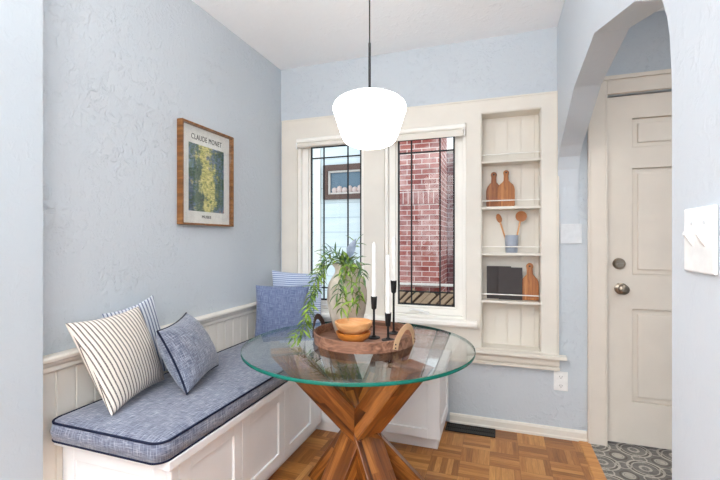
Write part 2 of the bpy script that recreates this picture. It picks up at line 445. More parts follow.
# cream window wall: one casing board with openings, sill, niche stool
casing = wall_holes(MB(), -1.547, .338, .415, 2.098, 2.679, 2.6995, [H1, H2, HN])
struct('trim_2', casing, 'cream', bevel=.003)
bb = MB().box(.338, .348, 2.672, 2.6995, .415, 2.10).box(-1.547, .338, 2.674, 2.679, 2.088, 2.10)
struct('trim_3', bb, 'cream', bevel=.002)
struct('trim_4', MB().prism([(2.62, .652), (2.62, .674), (2.63, .680), (2.778, .680), (2.778, .662), (2.6785, .662), (2.6785, .632), (2.668, .632), (2.666, .652)], 'x', -1.40, -.125), 'sash', bevel=.002)
struct('trim_5', MB().box(-.16, .385, 2.63, 2.6785, .487, .509).box(-.16, .35, 2.664, 2.6785, .44, .487), 'cream', bevel=.003)
struct('trim_6', MB().box(-1.40, .352, 2.668, 2.6785, .412, .432), 'cream', bevel=.003)
# moulded stops round each window opening
for i, h in enumerate((H1, H2)):
    mb = MB()
    mb.box(h[0], h[0]+.022, 2.69, 2.78, h[2]+.02, h[3]).box(h[1]-.022, h[1], 2.69, 2.78, h[2]+.02, h[3])
    mb.box(h[0]+.022, h[1]-.022, 2.69, 2.78, h[3]-.03, h[3]).box(h[0]+.022, h[1]-.022, 2.70, 2.78, h[2]+.02, h[2]+.036)
    struct('trim_%d' % (7+i), mb, 'sash', bevel=.004)

def window(num, h, g, vs, hs):
    """h opening, g glass rectangle, vs / hs lead lines"""
    o0 = (h[0]+.0225, h[1]-.0225, h[2]+.037, h[3]-.031)
    mb = MB(); y0, y1 = 2.722, 2.772
    wall_holes(mb, o0[0], o0[1], o0[2], o0[3], y0, y1, [(g[0]-.012, g[1]+.012, g[2]-.012, g[3]+.012)])
    w = struct('window_%d' % num, mb, 'sash', bevel=.004)
    b2 = MB(); wall_holes(b2, g[0]-.012, g[1]+.012, g[2]-.012, g[3]+.012, 2.738, 2.765, [g])
    obj('glazing_bead', b2, 'sash', w, bevel=.003)
    obj('pane', MB().box(g[0]+.0005, g[1]-.0005, 2.750, 2.754, g[2]+.0005, g[3]-.0005), 'glass', w)
    m = MB()
    e = .006
    for x in (g[0]+e, g[1]-e): m.box(x-e, x+e, 2.743, 2.7495, g[2], g[3])
    for z in (g[2]+e, g[3]-e): m.box(g[0], g[1], 2.743, 2.7495, z-e, z+e)
    for x in vs: m.box(x-.0048, x+.0048, 2.742, 2.7495, g[2], g[3])
    for z in hs: m.box(g[0], g[1], 2.742, 2.7495, z-.0048, z+.0048)
    obj('lead_caming', m, 'lead', w)
    return w
w1 = window(1, H1, (-1.334, -.93, .752, 1.90), (-1.227, -1.036), (1.812, .845))
w2 = window(2, H2, (-.662, -.272, .752, 1.90), (-.566, -.371), (1.803, .845))
for s_, x in ((w1, -1.12), (w2, -.47)):
    cr = MB().box(x-.035, x+.03, 2.690, 2.7215, .700, .716).tube([(x+.01, 2.69, .712), (x-.02, 2.68, .726), (x-.075, 2.675, .735), (x-.095, 2.672, .728)], [.008, .008, .006, .008], 8)
    obj('crank_handle', cr, 'plate', s_, smooth=50)

# roller blinds, wound up at the head of each opening
def blind(h, drop, label):
    t = thing('roller_blind', ((h[0]+h[1])/2, 2.672, 1.86), label, 'blind', 'wound up roller blinds')
    a, b = h[0]+.004, h[1]-.004
    obj('fascia', MB().prism([(2.6775, 1.918), (2.6775, 1.951), (2.662, 1.951), (2.655, 1.944), (2.655, 1.925), (2.662, 1.918)], 'x', a, b), 'sash', t, bevel=.002)
    r = .019
    obj('roll', MB().prism([(2.666+r*math.cos(k*PI/10), 1.898+r*math.sin(k*PI/10)) for k in range(20)], 'x', a+.012, b-.012), 'cream', t, smooth=50)
    obj('hem', MB().box(a+.014, b-.014, 2.6455, 2.6505, 1.898-drop, 1.905), 'cream', t, bevel=.001)
    for x in (a, b-.008): obj('bracket', MB().box(x, x+.008, 2.650, 2.6775, 1.874, 1.9175), 'plate', t, bevel=.002)
blind(H1, .014, 'pale roller blind wound up at the top of the left window')
blind(H2, .030, 'pale roller blind wound up at the top of the right window')

# wainscot of beaded boards on the left wall
pts = [(-1.5645, .969)]
y = .969
prof = []
while y < 2.695:
    prof += [(-1.547, y), (-1.547, min(y+.066, 2.694)), (-1.552, min(y+.069, 2.696)), (-1.552, min(y+.072, 2.698))]; y += .075
prof.append((-1.5645, 2.698))
clean = [pts[0]]
for p in prof:
    if (V(p)-V(clean[-1])).length > 1e-4: clean.append(p)
struct('trim_9', MB().prism(clean, 'z', 0, .722), 'cream')
capp = [(-1.5645, .715), (-1.542, .715), (-1.537, .722), (-1.537, .737), (-1.530, .745), (-1.526, .755), (-1.518, .760), (-1.516, .772), (-1.522, .779), (-1.5645, .779)]
struct('trim_10', MB().prism([(x, z) for x, z in capp], 'y', .969, 2.676), 'cream', bevel=.002)

# baseboard, door casing, door
bp = [(2.6995, 0), (2.682, 0), (2.682, .014), (2.686, .018), (2.686, .05), (2.692, .062), (2.6995, .064)]
struct('baseboard_back', MB().prism(bp, 'x', -.30, .501), 'cream', bevel=.001)
dc = MB()
for a, b, z0, z1 in ((.503, .602, 0, 2.14), (1.428, 1.527, 0, 2.14)):
    dc.box(a, b, 2.676, 2.6995, z0, z1)
dc.box(.6025, 1.4275, 2.676, 2.6995, 2.048, 2.14)
dc.box(.502, .514, 2.668, 2.676, 0, 2.14).box(.503, 1.527, 2.664, 2.676, 2.127, 2.15).box(.592, .602, 2.672, 2.676, 0, 2.05)
struct('trim_11', dc, 'door', bevel=.003)
X0, X1 = .6095, 1.4205
pan = []
for xa, xb in ((.736, .962), (1.068, 1.294)):
    for za, zb in ((1.735, 1.905), (1.0, 1.615), (.262, .80)): pan.append((xa, xb, za, zb))
db = wall_holes(MB(), X0, X1, .016, 2.039, 2.712, 2.752, pan)
door = struct('door_1', db, 'door', bevel=.002)
for xa, xb, za, zb in pan:
    mb = MB().box(xa+.0005, xb-.0005, 2.726, 2.745, za+.0005, zb-.0005)
    mb.prism([(xa+.028, za+.028), (xb-.028, za+.028), (xb-.028, zb-.028), (xa+.028, zb-.028)], 'y', 2.716, 2.7262)
    obj('panel', mb, 'door', door, bevel=.008, seg=2)
kn = MB().lathe([(0, 0), (.034, 0), (.034, .006), (.028, .010), (.012, .014), (.011, .034), (.022, .040), (.029, .050), (.029, .060), (.022, .068), (.010, .070), (.009, .066), (0, .066)], (.678, 2.7115, .917), 32, (0, -1, 0))
k = obj('door_knob', kn, 'brass', door, smooth=40); k['label'] = 'aged nickel round door knob with key cylinder'
kl = MB().lathe([(0, 0), (.033, 0), (.033, .008), (.025, .020), (.022, .023), (0, .023)], (.668, 2.7115, 1.062), 32, (0, -1, 0)).box(.652, .684, 2.672, 2.690, 1.058, 1.066)
k = obj('deadbolt', kl, 'brass', door, smooth=40); k['label'] = 'aged nickel round deadbolt above the knob'

# ------------------------------------------------------------------ recessed shelf niche
t = thing('recessed_shelf', (.074, 2.74, .511), 'tall cream shelf niche set into the wall, right of the windows', 'shelf')
D1 = 2.806
bk = MB()
x = HN[0]+.0005
while x < HN[1]-.002:
    e = min(x+.0815, HN[1]-.0005); bk.box(x, e-.0045, D1, D1+.012, .511, 2.0095); bk.box(e-.0045, e, D1+.009, D1+.012, .511, 2.0095); x = e
obj('back_panel', bk, 'cream', t)
obj('lining', MB().box(HN[0]+.0005, HN[0]+.004, 2.682, D1, .511, 2.0095).box(HN[1]-.004, HN[1]-.0005, 2.682, D1, .511, 2.0095).box(HN[0]+.004, HN[1]-.004, 2.682, D1, 2.005, 2.0095).box(HN[0]+.004, HN[1]-.004, 2.682, D1, .511, .515), 'cream', t)
SH = (1.707, 1.413, 1.119, .816)
for z in SH:
    obj('shelf', MB().box(HN[0]+.0045, HN[1]-.0045, 2.690, D1-.0005, z-.017, z), 'cream', t, bevel=.002)
    obj('rail', MB().tube([(HN[0]+.0045, 2.701, z+.038), (HN[1]-.0045, 2.701, z+.038)], .0035, 8), 'sash', t, smooth=60)

def paddle(name, cx, z, y, w, h, hw, hl, mat, label, lean, group=None, th=.014):
    """paddle board: body w, total height h, neck half width hw, handle length hl; leans back on the niche wall"""
    tb = h-hl; r = w/2
    half = [(r*.90, 0), (r, .01), (r, tb*.70), (r*.96, tb*.80), (r*.82, tb*.92), (hw*1.5, tb*1.03), (hw, tb*1.10), (hw*.9, tb+hl*.55)]
    for a in range(0, 91, 18): half.append((hw*1.12*math.cos(math.radians(a)), h-hw*1.12+hw*1.12*math.sin(math.radians(a))))
    poly = half+[(-x, q) for x, q in half[::-1] if x > 1e-4]
    poly = [poly[i] for i in range(len(poly)) if i == 0 or (V(poly[i])-V(poly[i-1])).length > 1e-4]
    P = [V((cx+u, y+lean*v/h, z+v)) for u, v in poly]
    n = V((0, -1, lean/h)).normalized()
    mb = MB().slab(P, n, th, [(q*1.0, u) for u, q in poly])
    base = V((cx, y, z))
    tg = thing(name, base, label, 'cutting board', group)
    obj('board', mb, mat, tg, bevel=.003)
    hp = base+V((0, lean*(h-hw*1.1)/h, h-hw*1.1))+n*(th+.0004)
    obj('hanging_hole', MB().lathe([(0, 0), (.0055, 0), (.0055, .0005), (0, .0005)], hp, 16, n), 'dark', tg)
    return tg
paddle('cutting_board', -.026, SH[1]+.001, 2.768, .094, .232, .017, .085, 'board_dark', 'darker left paddle board leaning on the second shelf', .030, 'wooden paddle boards in the niche')
paddle('cutting_board', .050, SH[1]+.001, 2.752, .104, .238, .016, .085, 'board', 'lighter right one of the two paddle boards on the second shelf', .030, 'wooden paddle boards in the niche')
paddle('cutting_board', .192, SH[3]+.001, 2.766, .103, .235, .019, .088, 'board', 'single bottle shaped wooden board beside the charcoal books', .028, 'wooden paddle boards in the niche')

def book(x0, x1, z, h, y, th, label):
    tb = thing('book', ((x0+x1)/2, y, z), label, 'book', 'charcoal books in the niche')
    obj('cover', MB().box(x0, x1, y-th, y-th+.003, z, z+h).box(x0, x1, y-.003, y, z, z+h).box(x0, x0+.003, y-th+.003, y-.003, z, z+h), 'charcoal', tb, bevel=.0012)
    obj('pages', MB().box(x0+.0035, x1-.005, y-th+.0035, y-.0035, z+.003, z+h-.004), 'charcoal', tb)
book(-.070, .080, SH[3]+.0008, .212, 2.788, .016, 'charcoal covered book standing behind, at the left end of the lowest shelf')
book(.003, .147, SH[3]+.0008, .207, 2.762, .016, 'charcoal covered book standing in front, next to the wooden board')

px_, py_ = .082, 2.752
z0 = SH[2]+.0008
t = thing('utensil_pot', (px_, py_, z0), 'small blue grey pot holding two wooden spoons on the third shelf', 'pot')
obj('pot_body', MB().lathe([(0, 0), (.033, 0), (.036, .004), (.0405, .108), (.0395, .111), (.0375, .108), (.034, .010), (0, .010)], (px_, py_, z0), 36), 'potgrey', t, smooth=40)
def spoon(base, tip, r1, r2, label, mat):
    b, e = V(base), V(tip); d = (e-b); L = d.length; d.normalize()
    tg = thing('wooden_spoon', b, label, 'spoon', 'wooden spoons in the pot')
    obj('handle', MB().tube([b, b+d*L*.4, b+d*(L-r2*.9)], [.0055, .005, .0055], 8), 'bowl_pale', tg, smooth=50)
    side = d.cross(V((0, 1, 0))).normalized(); nrm = side.cross(d)
    mb = MB(); n1, n2 = 16, 6; c = e
    for sgn in (1, -1):
        rows = []
        for j in range(n2+1):
            q = j/n2; rows.append([mb.bm.verts.new(c+(side*math.cos(2*PI*i/n1)*r1+d*math.sin(2*PI*i/n1)*r2)*q+nrm*((.010 if sgn > 0 else .005)*(1-q*q)-.002)) for i in range(n1)] if j else [mb.bm.verts.new(c+nrm*((.010 if sgn > 0 else .005)-.002))])
        for a, bb_ in zip(rows, rows[1:]):
            for i in range(n1):
                if len(a) == 1: mb.bm.faces.new((a[0], bb_[i], bb_[(i+1) % n1]))
                else: mb.bm.faces.new((a[i], bb_[i], bb_[(i+1) % n1], a[(i+1) % n1]))
    bmesh.ops.remove_doubles(mb.bm, verts=mb.bm.verts, dist=1e-5)
    obj('spoon_bowl', mb, mat, tg, smooth=60)
spoon((.068, py_+.006, z0+.0165), (.006, 2.742, 1.340), .017, .030, 'wooden spoon with narrow oval bowl leaning left in the grey pot', 'board')
spoon((.097, py_-.006, z0+.0165), (.139, 2.742, 1.350), .034, .034, 'wooden spoon with wide round bowl leaning right in the grey pot', 'board')

# ------------------------------------------------------------------ wall plates and grille
t = thing('outlet', (.360, 2.6995, .287), 'white electrical outlet on the blue wall below the shelf niche', 'outlet')
obj('cover_plate', MB().box(.321, .399, 2.694, 2.6995, .287, .404), 'plate', t, bevel=.003)
for z in (.318, .372):
    s_ = obj('socket', MB().prism([(.360+.017*math.cos(a*PI/8)*(1 if abs(math.cos(a*PI/8)) < .9 else .95), z+.0135*math.sin(a*PI/8)) for a in range(16)], 'y', 2.691, 2.694), 'plate', t)
    obj('slots', MB().box(.3525, .3545, 2.6904, 2.691, z-.002, z+.006).box(.3655, .3675, 2.6904, 2.691, z-.002, z+.006).box(.358, .362, 2.6904, 2.691, z-.009, z-.005), 'dark', s_)
tag(obj('wall_plate', MB().box(.356, .474, 2.693, 2.6995, 1.177, 1.297), 'plate_dim', bevel=.003), 'blank pale square cover plate on the wall between niche and door', 'wall plate')
t = thing('light_switch', (.34, .863, 1.142), 'white double toggle light switch on the right wall near the archway', 'light switch')
obj('cover_plate', MB().box(.333, .3395, .806, .920, 1.142, 1.258), 'plate', t, bevel=.003)
for yy in (.840, .886):
    obj('toggle', MB().prism([(.333, 1.188), (.333, 1.212), (.322, 1.216), (.320, 1.210)], 'y', yy-.005, yy+.005), 'plate', t, bevel=.001)
    obj('screw', MB().lathe([(0, 0), (.003, 0), (.003, .001), (0, .001)], (.333, yy, 1.230), 12, (-1, 0, 0)), 'plate_dim', t)
t = thing('floor_vent', (-.165, 2.61, .0004), 'black slotted metal floor vent by the baseboard under the niche', 'vent')
obj('frame', wall_holes(MB(), 0, 1, 0, 1, 0, 1, []) if False else MB().box(-.315, -.015, 2.668, 2.680, .0005, .006).box(-.315, -.015, 2.566, 2.576, .0005, .006).box(-.315, -.305, 2.576, 2.668, .0005, .006).box(-.025, -.015, 2.576, 2.668, .0005, .006), 'grille', t, bevel=.0015)
gr = MB()
x = -.298
while x < -.03: gr.box(x, x+.006, 2.576, 2.668, .001, .0048); x += .0125
gr.box(-.305, -.025, 2.62, 2.625, .001, .0052)
obj('grille', gr, 'grille', t)
obj('duct', MB().box(-.305, -.025, 2.576, 2.668, .0003, .0008), 'dark', t)

# ------------------------------------------------------------------ corner bench
t = thing('corner_bench', (-1.3, 1.65, 0), 'white built-in corner bench with shaker panels under the windows', 'bench')
FX, FY, RX = -1.03, 2.26, -.307
YS = 1.062
obj('base', MB().box(-1.546, -1.09, YS+.03, 2.675, 0, .08).box(-1.09, RX-.02, 2.32, 2.675, 0, .08), 'white', t, bevel=.002)
body = MB().box(-1.546, FX-.019, YS+.018, 2.675, .08, .445).box(FX-.019, RX-.018, FY+.019, 2.675, .08, .445)
obj('carcass', body, 'white', t)
seat = [(-1.546, 1.03), (-1.008, 1.03), (-1.008, 2.235), (RX+.02, 2.235), (RX+.02, 2.675), (-1.546, 2.675)]
obj('seat_board', MB().prism(seat, 'z', .4455, .4775), 'white', t, bevel=.004)
def shaker(mk, a0, a1, z0, z1, st, name='door'):
    """mk(a0,a1,d0,d1,z0,z1) adds a box: a along the face, d depth (0 front, + into the bench)"""
    mb = MB()
    for q in ((a0, a0+st, z0, z1), (a1-st, a1, z0, z1), (a0+st, a1-st, z0, z0+st), (a0+st, a1-st, z1-st, z1)): mk(mb, q[0], q[1], 0, .0185, q[2], q[3])
    d = obj(name, mb, 'white', t, bevel=.002)
    mb = MB(); mk(mb, a0+st, a1-st, .010, .018, z0+st, z1-st)
    obj('door_panel', mb, 'white', d)
mkL = lambda mb, a0, a1, d0, d1, z0, z1: mb.box(FX-d1, FX-d0, a0, a1, z0, z1)
mkB = lambda mb, a0, a1, d0, d1, z0, z1: mb.box(a0, a1, FY+d0, FY+d1, z0, z1)
mkE = lambda mb, a0, a1, d0, d1, z0, z1: mb.box(a0, a1, YS+d0, YS+d1, z0, z1)
mkR = lambda mb, a0, a1, d0, d1, z0, z1: mb.box(RX-d1, RX-d0, a0, a1, z0, z1)
for a in (1.098, 1.457, 1.816): shaker(mkL, a, a+.356, .082, .443, .052)
obj('corner_post', MB().box(FX-.0185, FX, YS, 1.096, .08, .4445), 'white', t, bevel=.002)
obj('corner_post', MB().box(FX-.0185, FX, 2.174, FY, .08, .4445), 'white', t, bevel=.002)
for a in (-1.005, -.662): shaker(mkB, a, a+.340, .082, .443, .052)
shaker(mkE, -1.545, FX-.019, .08, .4445, .06, 'end_panel')
shaker(mkR, FY+.0005, 2.674, .08, .4445, .06, 'end_panel')

# seat cushion with rounded corners and navy piping
t = thing('seat_cushion', (-1.27, 1.85, .479), 'long blue tweed box cushion with navy piping on the left bench', 'cushion')
cx0, cx1, cy0, cy1, r = -1.536, -1.014, 1.000, 2.668, .045
def rrect(x0, x1, y0, y1, r, n=8):
    P = []
    for cx, cy, a0 in ((x1-r, y1-r, 0), (x0+r, y1-r, 90), (x0+r, y0+r, 180), (x1-r, y0+r, 270)):
        for k in range(n+1):
            a = math.radians(a0+90*k/n); P.append((cx+r*math.cos(a), cy+r*math.sin(a)))
    return P
mb = MB()
levels = [(.481, .007), (.485, 0), (.515, -.006), (.545, 0), (.549, .007)]
loops = []
for z, ins in levels:
    loops.append([(mb.bm.verts.new((x, y, z+.002*math.sin(y*5)))) for x, y in rrect(cx0+ins, cx1-ins, cy0+ins, cy1-ins, r)])
acc = 0; per = rrect(cx0, cx1, cy0, cy1, r); L = [0]
for i in range(len(per)): L.append(L[-1]+(V(per[(i+1) % len(per)])-V(per[i])).length)
for li, (a, b) in enumerate(zip(loops, loops[1:])):
    for i in range(len(a)):
        j = (i+1) % len(a); f = mb.bm.faces.new((a[i], a[j], b[j], b[i]))
        for l, uvv in zip(f.loops, ((L[i], levels[li][0]), (L[i+1], levels[li][0]), (L[i+1], levels[li+1][0]), (L[i], levels[li+1][0]))): l[mb.uv].uv = (uvv[1], uvv[0])
# crowned top: nested insets
prev = loops[-1]
for ins, z in ((.03, .5545), (.08, .5575), (.16, .559)):
    cur = [mb.bm.verts.new((x, y, z+.002*noise.noise(V((x*6, y*6, 0))))) for x, y in rrect(cx0+ins, cx1-ins, cy0+ins, cy1-ins, max(.012, r-ins*.2))]
    for i in range(len(cur)):
        j = (i+1) % len(cur); f = mb.bm.faces.new((prev[i], prev[j], cur[j], cur[i]))
        for l in f.loops: l[mb.uv].uv = (l.vert.co.x, l.vert.co.y)
    prev = cur
f = mb.bm.faces.new(prev)
for l in f.loops: l[mb.uv].uv = (l.vert.co.x, l.vert.co.y)
mb.bm.faces.new(loops[0][::-1])
obj('cushion_body', mb, 'tweed', t, smooth=75)
for z in (.5475, .4835):
    obj('piping', MB().tube([(x, y, z+.002*math.sin(y*5)) for x, y in rrect(cx0+.001, cx1-.001, cy0+.001, cy1-.001, r)], .0042, 8, closed=True), 'navy', t, smooth=80)

# ------------------------------------------------------------------ pillows
def pillow(corners, T, mat, label, piping=None, pinch=.09, seed=0, group='throw pillows on the bench', name='throw_pillow'):
    """corners BL, BR, TR, TL seen from the front; front is along cross(BR-BL, TL-BL)"""
    BL, BR, TR, TL = [V(c) for c in corners]
    n = (BR-BL).cross(TL-BL).normalized()
    W = ((BR-BL).length+(TR-TL).length)/2; H = ((TL-BL).length+(TR-BR).length)/2
    N = 26; mb = MB(); grid = {}
    def base(u, v):
        a, b = 2*u-1, 2*v-1
        a2 = a*(1-pinch*(1-b*b)*abs(a)); b2 = b*(1-pinch*(1-a*a)*abs(b))
        uu, vv = (a2+1)/2, (b2+1)/2
        return BL*(1-uu)*(1-vv)+BR*uu*(1-vv)+TR*uu*vv+TL*(1-uu)*vv
    def hgt(u, v):
        a, b = 2*u-1, 2*v-1
        e = max(0, (1-a**2)*(1-b**2))
        w = noise.noise(V((u*3+seed, v*3, seed)))*.10+noise.noise(V((u*8+seed, v*8, seed*2)))*.05
        return T/2*(e**.42)*(1+w)
    for sgn in (1, -1):
        for i in range(N+1):
            for j in range(N+1):
                u, v = i/N, j/N; u = .5-.5*math.cos(PI*u); v = .5-.5*math.cos(PI*v)
                rim = i in (0, N) or j in (0, N)
                if rim and sgn == -1: grid[(-1, i, j)] = grid[(1, i, j)]; continue
                grid[(sgn, i, j)] = (mb.bm.verts.new(base(u, v)+n*(0 if rim else sgn*hgt(u, v))), u*W, v*H)
        UVS = {}
        P = lambda i, j: grid[(sgn, i, j)][0].co
        for j in range(N+1):
            acc = [0]
            for i in range(N): acc.append(acc[-1]+(P(i+1, j)-P(i, j)).length)
            for i in range(N+1): UVS[(i, j)] = [W/2+(acc[i]-acc[-1]/2), 0]
        for i in range(N+1):
            acc = [0]
            for j in range(N): acc.append(acc[-1]+(P(i, j+1)-P(i, j)).length)
            for j in range(N+1): UVS[(i, j)][1] = H/2+(acc[j]-acc[-1]/2)
        for i in range(N):
            for j in range(N):
                k4 = [(i, j), (i+1, j), (i+1, j+1), (i, j+1)]
                q = [(grid[(sgn,)+k][0],)+tuple(UVS[k]) for k in k4]
                if sgn < 0: q = q[::-1]
                f = mb.bm.faces.new([p[0] for p in q])
                for l, p in zip(f.loops, q): l[mb.uv].uv = (p[1], p[2])
    low = min(v.co.z for v in mb.bm.verts)
    tg = thing(name, ((BL+BR)/2).to_tuple()[:2]+(low,), label, 'pillow', group)
    rim = []
    for k in range(N): rim.append(grid[(1, k, 0)][0].co.copy())
    for k in range(N): rim.append(grid[(1, N, k)][0].co.copy())
    for k in range(N, 0, -1): rim.append(grid[(1, k, N)][0].co.copy())
    for k in range(N, 0, -1): rim.append(grid[(1, 0, k)][0].co.copy())
    obj('pillow_cover', mb, mat, tg, smooth=180)
    if piping: obj('piping', MB().tube(rim, .0045, 8, closed=True), piping, tg, smooth=80)
    return tg
pillow([(-1.322, 1.083, .563), (-1.425, 1.43, .568), (-1.465, 1.325, .915), (-1.492, 1.035, .896)], .12, 'ticking', 'cream pillow with thin dark stripes at the near end of the bench', seed=1)
pillow([(-1.500, 1.29, .566), (-1.495, 1.56, .566), (-1.518, 1.455, .945), (-1.518, 1.20, .90)], .03, 'ticking_blue', 'blue and white striped pillow mostly hidden behind the cream striped one', seed=2)
pillow([(-1.205, 1.325, .570), (-1.335, 1.68, .570), (-1.468, 1.61, .836), (-1.318, 1.285, .826)], .17, 'tweed_pillow', 'blue grey tweed pillow with navy piping leaning beside the cream striped pillow', piping='navy', seed=3)
pillow([(-1.490, 2.235, .566), (-1.185, 2.345, .566), (-1.165, 2.375, .905), (-1.498, 2.262, .905)], .11, 'denim', 'plain denim blue square pillow in the far corner of the bench', seed=4, pinch=.05)
pillow([(-1.490, 2.455, .566), (-1.155, 2.545, .566), (-1.165, 2.585, .965), (-1.515, 2.49, .985)], .08, 'ticking_corner', 'pale blue horizontally striped pillow behind the denim one in the far corner', seed=5, pinch=.05)

# ------------------------------------------------------------------ round glass table
TX, TY, TR_, ZT = -.579, 1.662, .494, .750
t = thing('dining_table', (TX, TY, 0), 'round glass topped table on crossed amber wooden beams', 'table')
glass = MB().lathe([(0, .7351), (TR_-.006, .7351), (TR_-.0015, .7365), (TR_-.0015, .7486), (TR_-.006, .75), (0, .75)], (TX, TY, 0), 128)
obj('glass_top', glass, 'tableglass', t, smooth=30)
ed = MB()
ringp = [(TR_-.0012, .7360), (TR_, .7375), (TR_, .7480), (TR_-.0012, .7492)]
ed.lathe(ringp+[(TR_-.0012, .7360)], (TX, TY, 0), 128)
e_ = obj('glass_edge', ed, 'edge', t, smooth=50); e_['label'] = 'green polished rim of the glass'
def beam(az, reach, w=.126, h=.10, zt=.7348, up=True):
    a = math.radians(az); d = V((math.cos(a), math.sin(a), 0)); p = V((-d.y, d.x, 0))
    k = math.atan2(zt, 2*reach); hh = h/math.sin(k)/2
    c0 = V((TX+.012, TY, 0))-d*reach; c1 = V((TX+.012, TY, 0))+d*reach+V((0, 0, zt))
    mb = MB(); vs = []
    for c in (c0, c1):
        for sx, sy in ((-1, -1), (1, -1), (1, 1), (-1, 1)): vs.append(mb.bm.verts.new(c+d*hh*sx+p*w/2*sy))
    Ln = (c1-c0).length
    def face(ix, vv):
        f = mb.bm.faces.new([vs[i] for i in ix])
        for l, q in zip(f.loops, vv): l[mb.uv].uv = q
    o = az*.37
    face((0, 1, 5, 4), ((o, .02), (o, .02+h), (o+Ln, .02+h), (o+Ln, .02)))
    face((1, 2, 6, 5), ((o, .3), (o, .3+w), (o+Ln, .3+w), (o+Ln, .3)))
    face((2, 3, 7, 6), ((o, .6), (o, .6+h), (o+Ln, .6+h), (o+Ln, .6)))
    face((3, 0, 4, 7), ((o, .9), (o, .9+w), (o+Ln, .9+w), (o+Ln, .9)))
    face((0, 3, 2, 1), ((o, 1.2), (o, 1.2+w), (o+h, 1.2+w), (o+h, 1.2)))
    face((4, 5, 6, 7), ((o, 1.5), (o+h, 1.5), (o+h, 1.5+w), (o, 1.5+w)))
    obj('beam', mb, 'acacia', t, bevel=.004)
for az, rch in ((213, .32), (139, .31), (323, .325), (59, .23)): beam(az, rch)

# ------------------------------------------------------------------ tray and what stands on it
KX, KY = -.568, 1.712
t = thing('serving_tray', (KX, KY, ZT+.0005), 'round walnut serving tray with leather strap handles on the glass table', 'tray')
obj('tray_base', MB().lathe([(0, .0005), (.2165, .0005), (.2165, .0115), (0, .0115)], (KX, KY, ZT), 72), 'walnut', t, smooth=30)
obj('tray_rim', MB().lathe([(.217, .0005), (.224, .0005), (.227, .045), (.2255, .047), (.2195, .047), (.218, .045), (.217, .0005)], (KX, KY, ZT), 72), 'walnut', t, smooth=40)
def strap(az, mat):
    mb = MB(); n = 22; w = .0125; pts = []
    for k in range(n+1):
        q = k/n; a = math.radians(az-17+34*q); rise = math.sin(PI*q)
        zz = .010+.084*rise**.6
        pts.append((V((KX+math.cos(a)*(.2285), KY+math.sin(a)*.2285, ZT+zz)), a))
    A = []
    for i, (p, a) in enumerate(pts):
        tn = (pts[min(n, i+1)][0]-pts[max(0, i-1)][0]).normalized(); out = V((math.cos(a), math.sin(a), 0)); sd = tn.cross(out).normalized()
        A.append([mb.bm.verts.new(p+sd*w+out*.0005), mb.bm.verts.new(p-sd*w+out*.0005), mb.bm.verts.new(p-sd*w+out*.0035), mb.bm.verts.new(p+sd*w+out*.0035)])
    for a, b in zip(A, A[1:]):
        for k in range(4): mb.bm.faces.new((a[k], a[(k+1) % 4], b[(k+1) % 4], b[k]))
    mb.bm.faces.new(A[0]); mb.bm.faces.new(A[-1][::-1])
    h = obj('handle', mb, mat, t, smooth=50)
    for e in (-17, 17):
        for zz in (.017, .031):
            a = math.radians(az+e+(.6 if e < 0 else -.6)*(zz-.012)*20)
            o = V((math.cos(a), math.sin(a), 0)); obj('rivet', MB().lathe([(0, 0), (.0035, 0), (.0025, .0016), (0, .002)], V((KX, KY, ZT+zz))+o*.2322, 12, o), 'black', h, smooth=60)
strap(-22, 'leather'); strap(181, 'leather_dark')
ZF = ZT+.0122

# vase
VX, VY = -.677, 1.782
t = thing('vase', (VX, VY, ZF), 'tall taupe stoneware vase with narrow neck on the tray', 'vase')
vp = [(0, 0), (.052, 0), (.057, .004), (.072, .05), (.087, .10), (.095, .155), (.094, .20), (.086, .235), (.071, .262), (.059, .278), (.056, .292), (.060, .308), (.070, .320), (.073, .324), (.069, .325), (.056, .308), (.050, .290), (.062, .265), (.080, .23), (.086, .16), (.06, .04), (0, .02)]
obj('vase_body', MB().lathe(vp, (VX, VY, ZF), 56), 'stone', t, smooth=60)

# trailing plant in the vase
PLT = thing('trailing_plant', (VX, VY, ZF+.25), 'leafy green vine spilling out of the taupe vase over the tray', 'plant')
def curve(pts, n=10):
    P = [V(p) for p in pts]; P = [P[0]*2-P[1]]+P+[P[-1]*2-P[-2]]; out = []
    for i in range(1, len(P)-2):
        for k in range(n):
            q = k/n; a, b, c, d = P[i-1:i+3]
            out.append(.5*((2*b)+(c-a)*q+(2*a-5*b+4*c-d)*q*q+(-a+3*b-3*c+d)*q**3))
    out.append(P[-2]); return out
def leaf(mb, p, d, L, w, up):
    d = d.normalized(); s = d.cross(up)
    if s.length < .05: s = d.cross(V((1, 0, .3)))
    s.normalize(); n = s.cross(d)
    prev = None
    for q, ww, dr in ((0, .12, 0), (.2, .75, .02), (.45, 1, .0), (.72, .68, -.06), (1, .04, -.18)):
        m = p+d*L*q+n*L*dr
        ring = [mb.bm.verts.new(m+s*w*ww+n*w*.35*ww), mb.bm.verts.new(m), mb.bm.verts.new(m-s*w*ww+n*w*.35*ww), mb.bm.verts.new(m-n*.0012)]
        if prev:
            for k in range(4): mb.bm.faces.new((prev[k], prev[(k+1) % 4], ring[(k+1) % 4], ring[k]))
        prev = ring
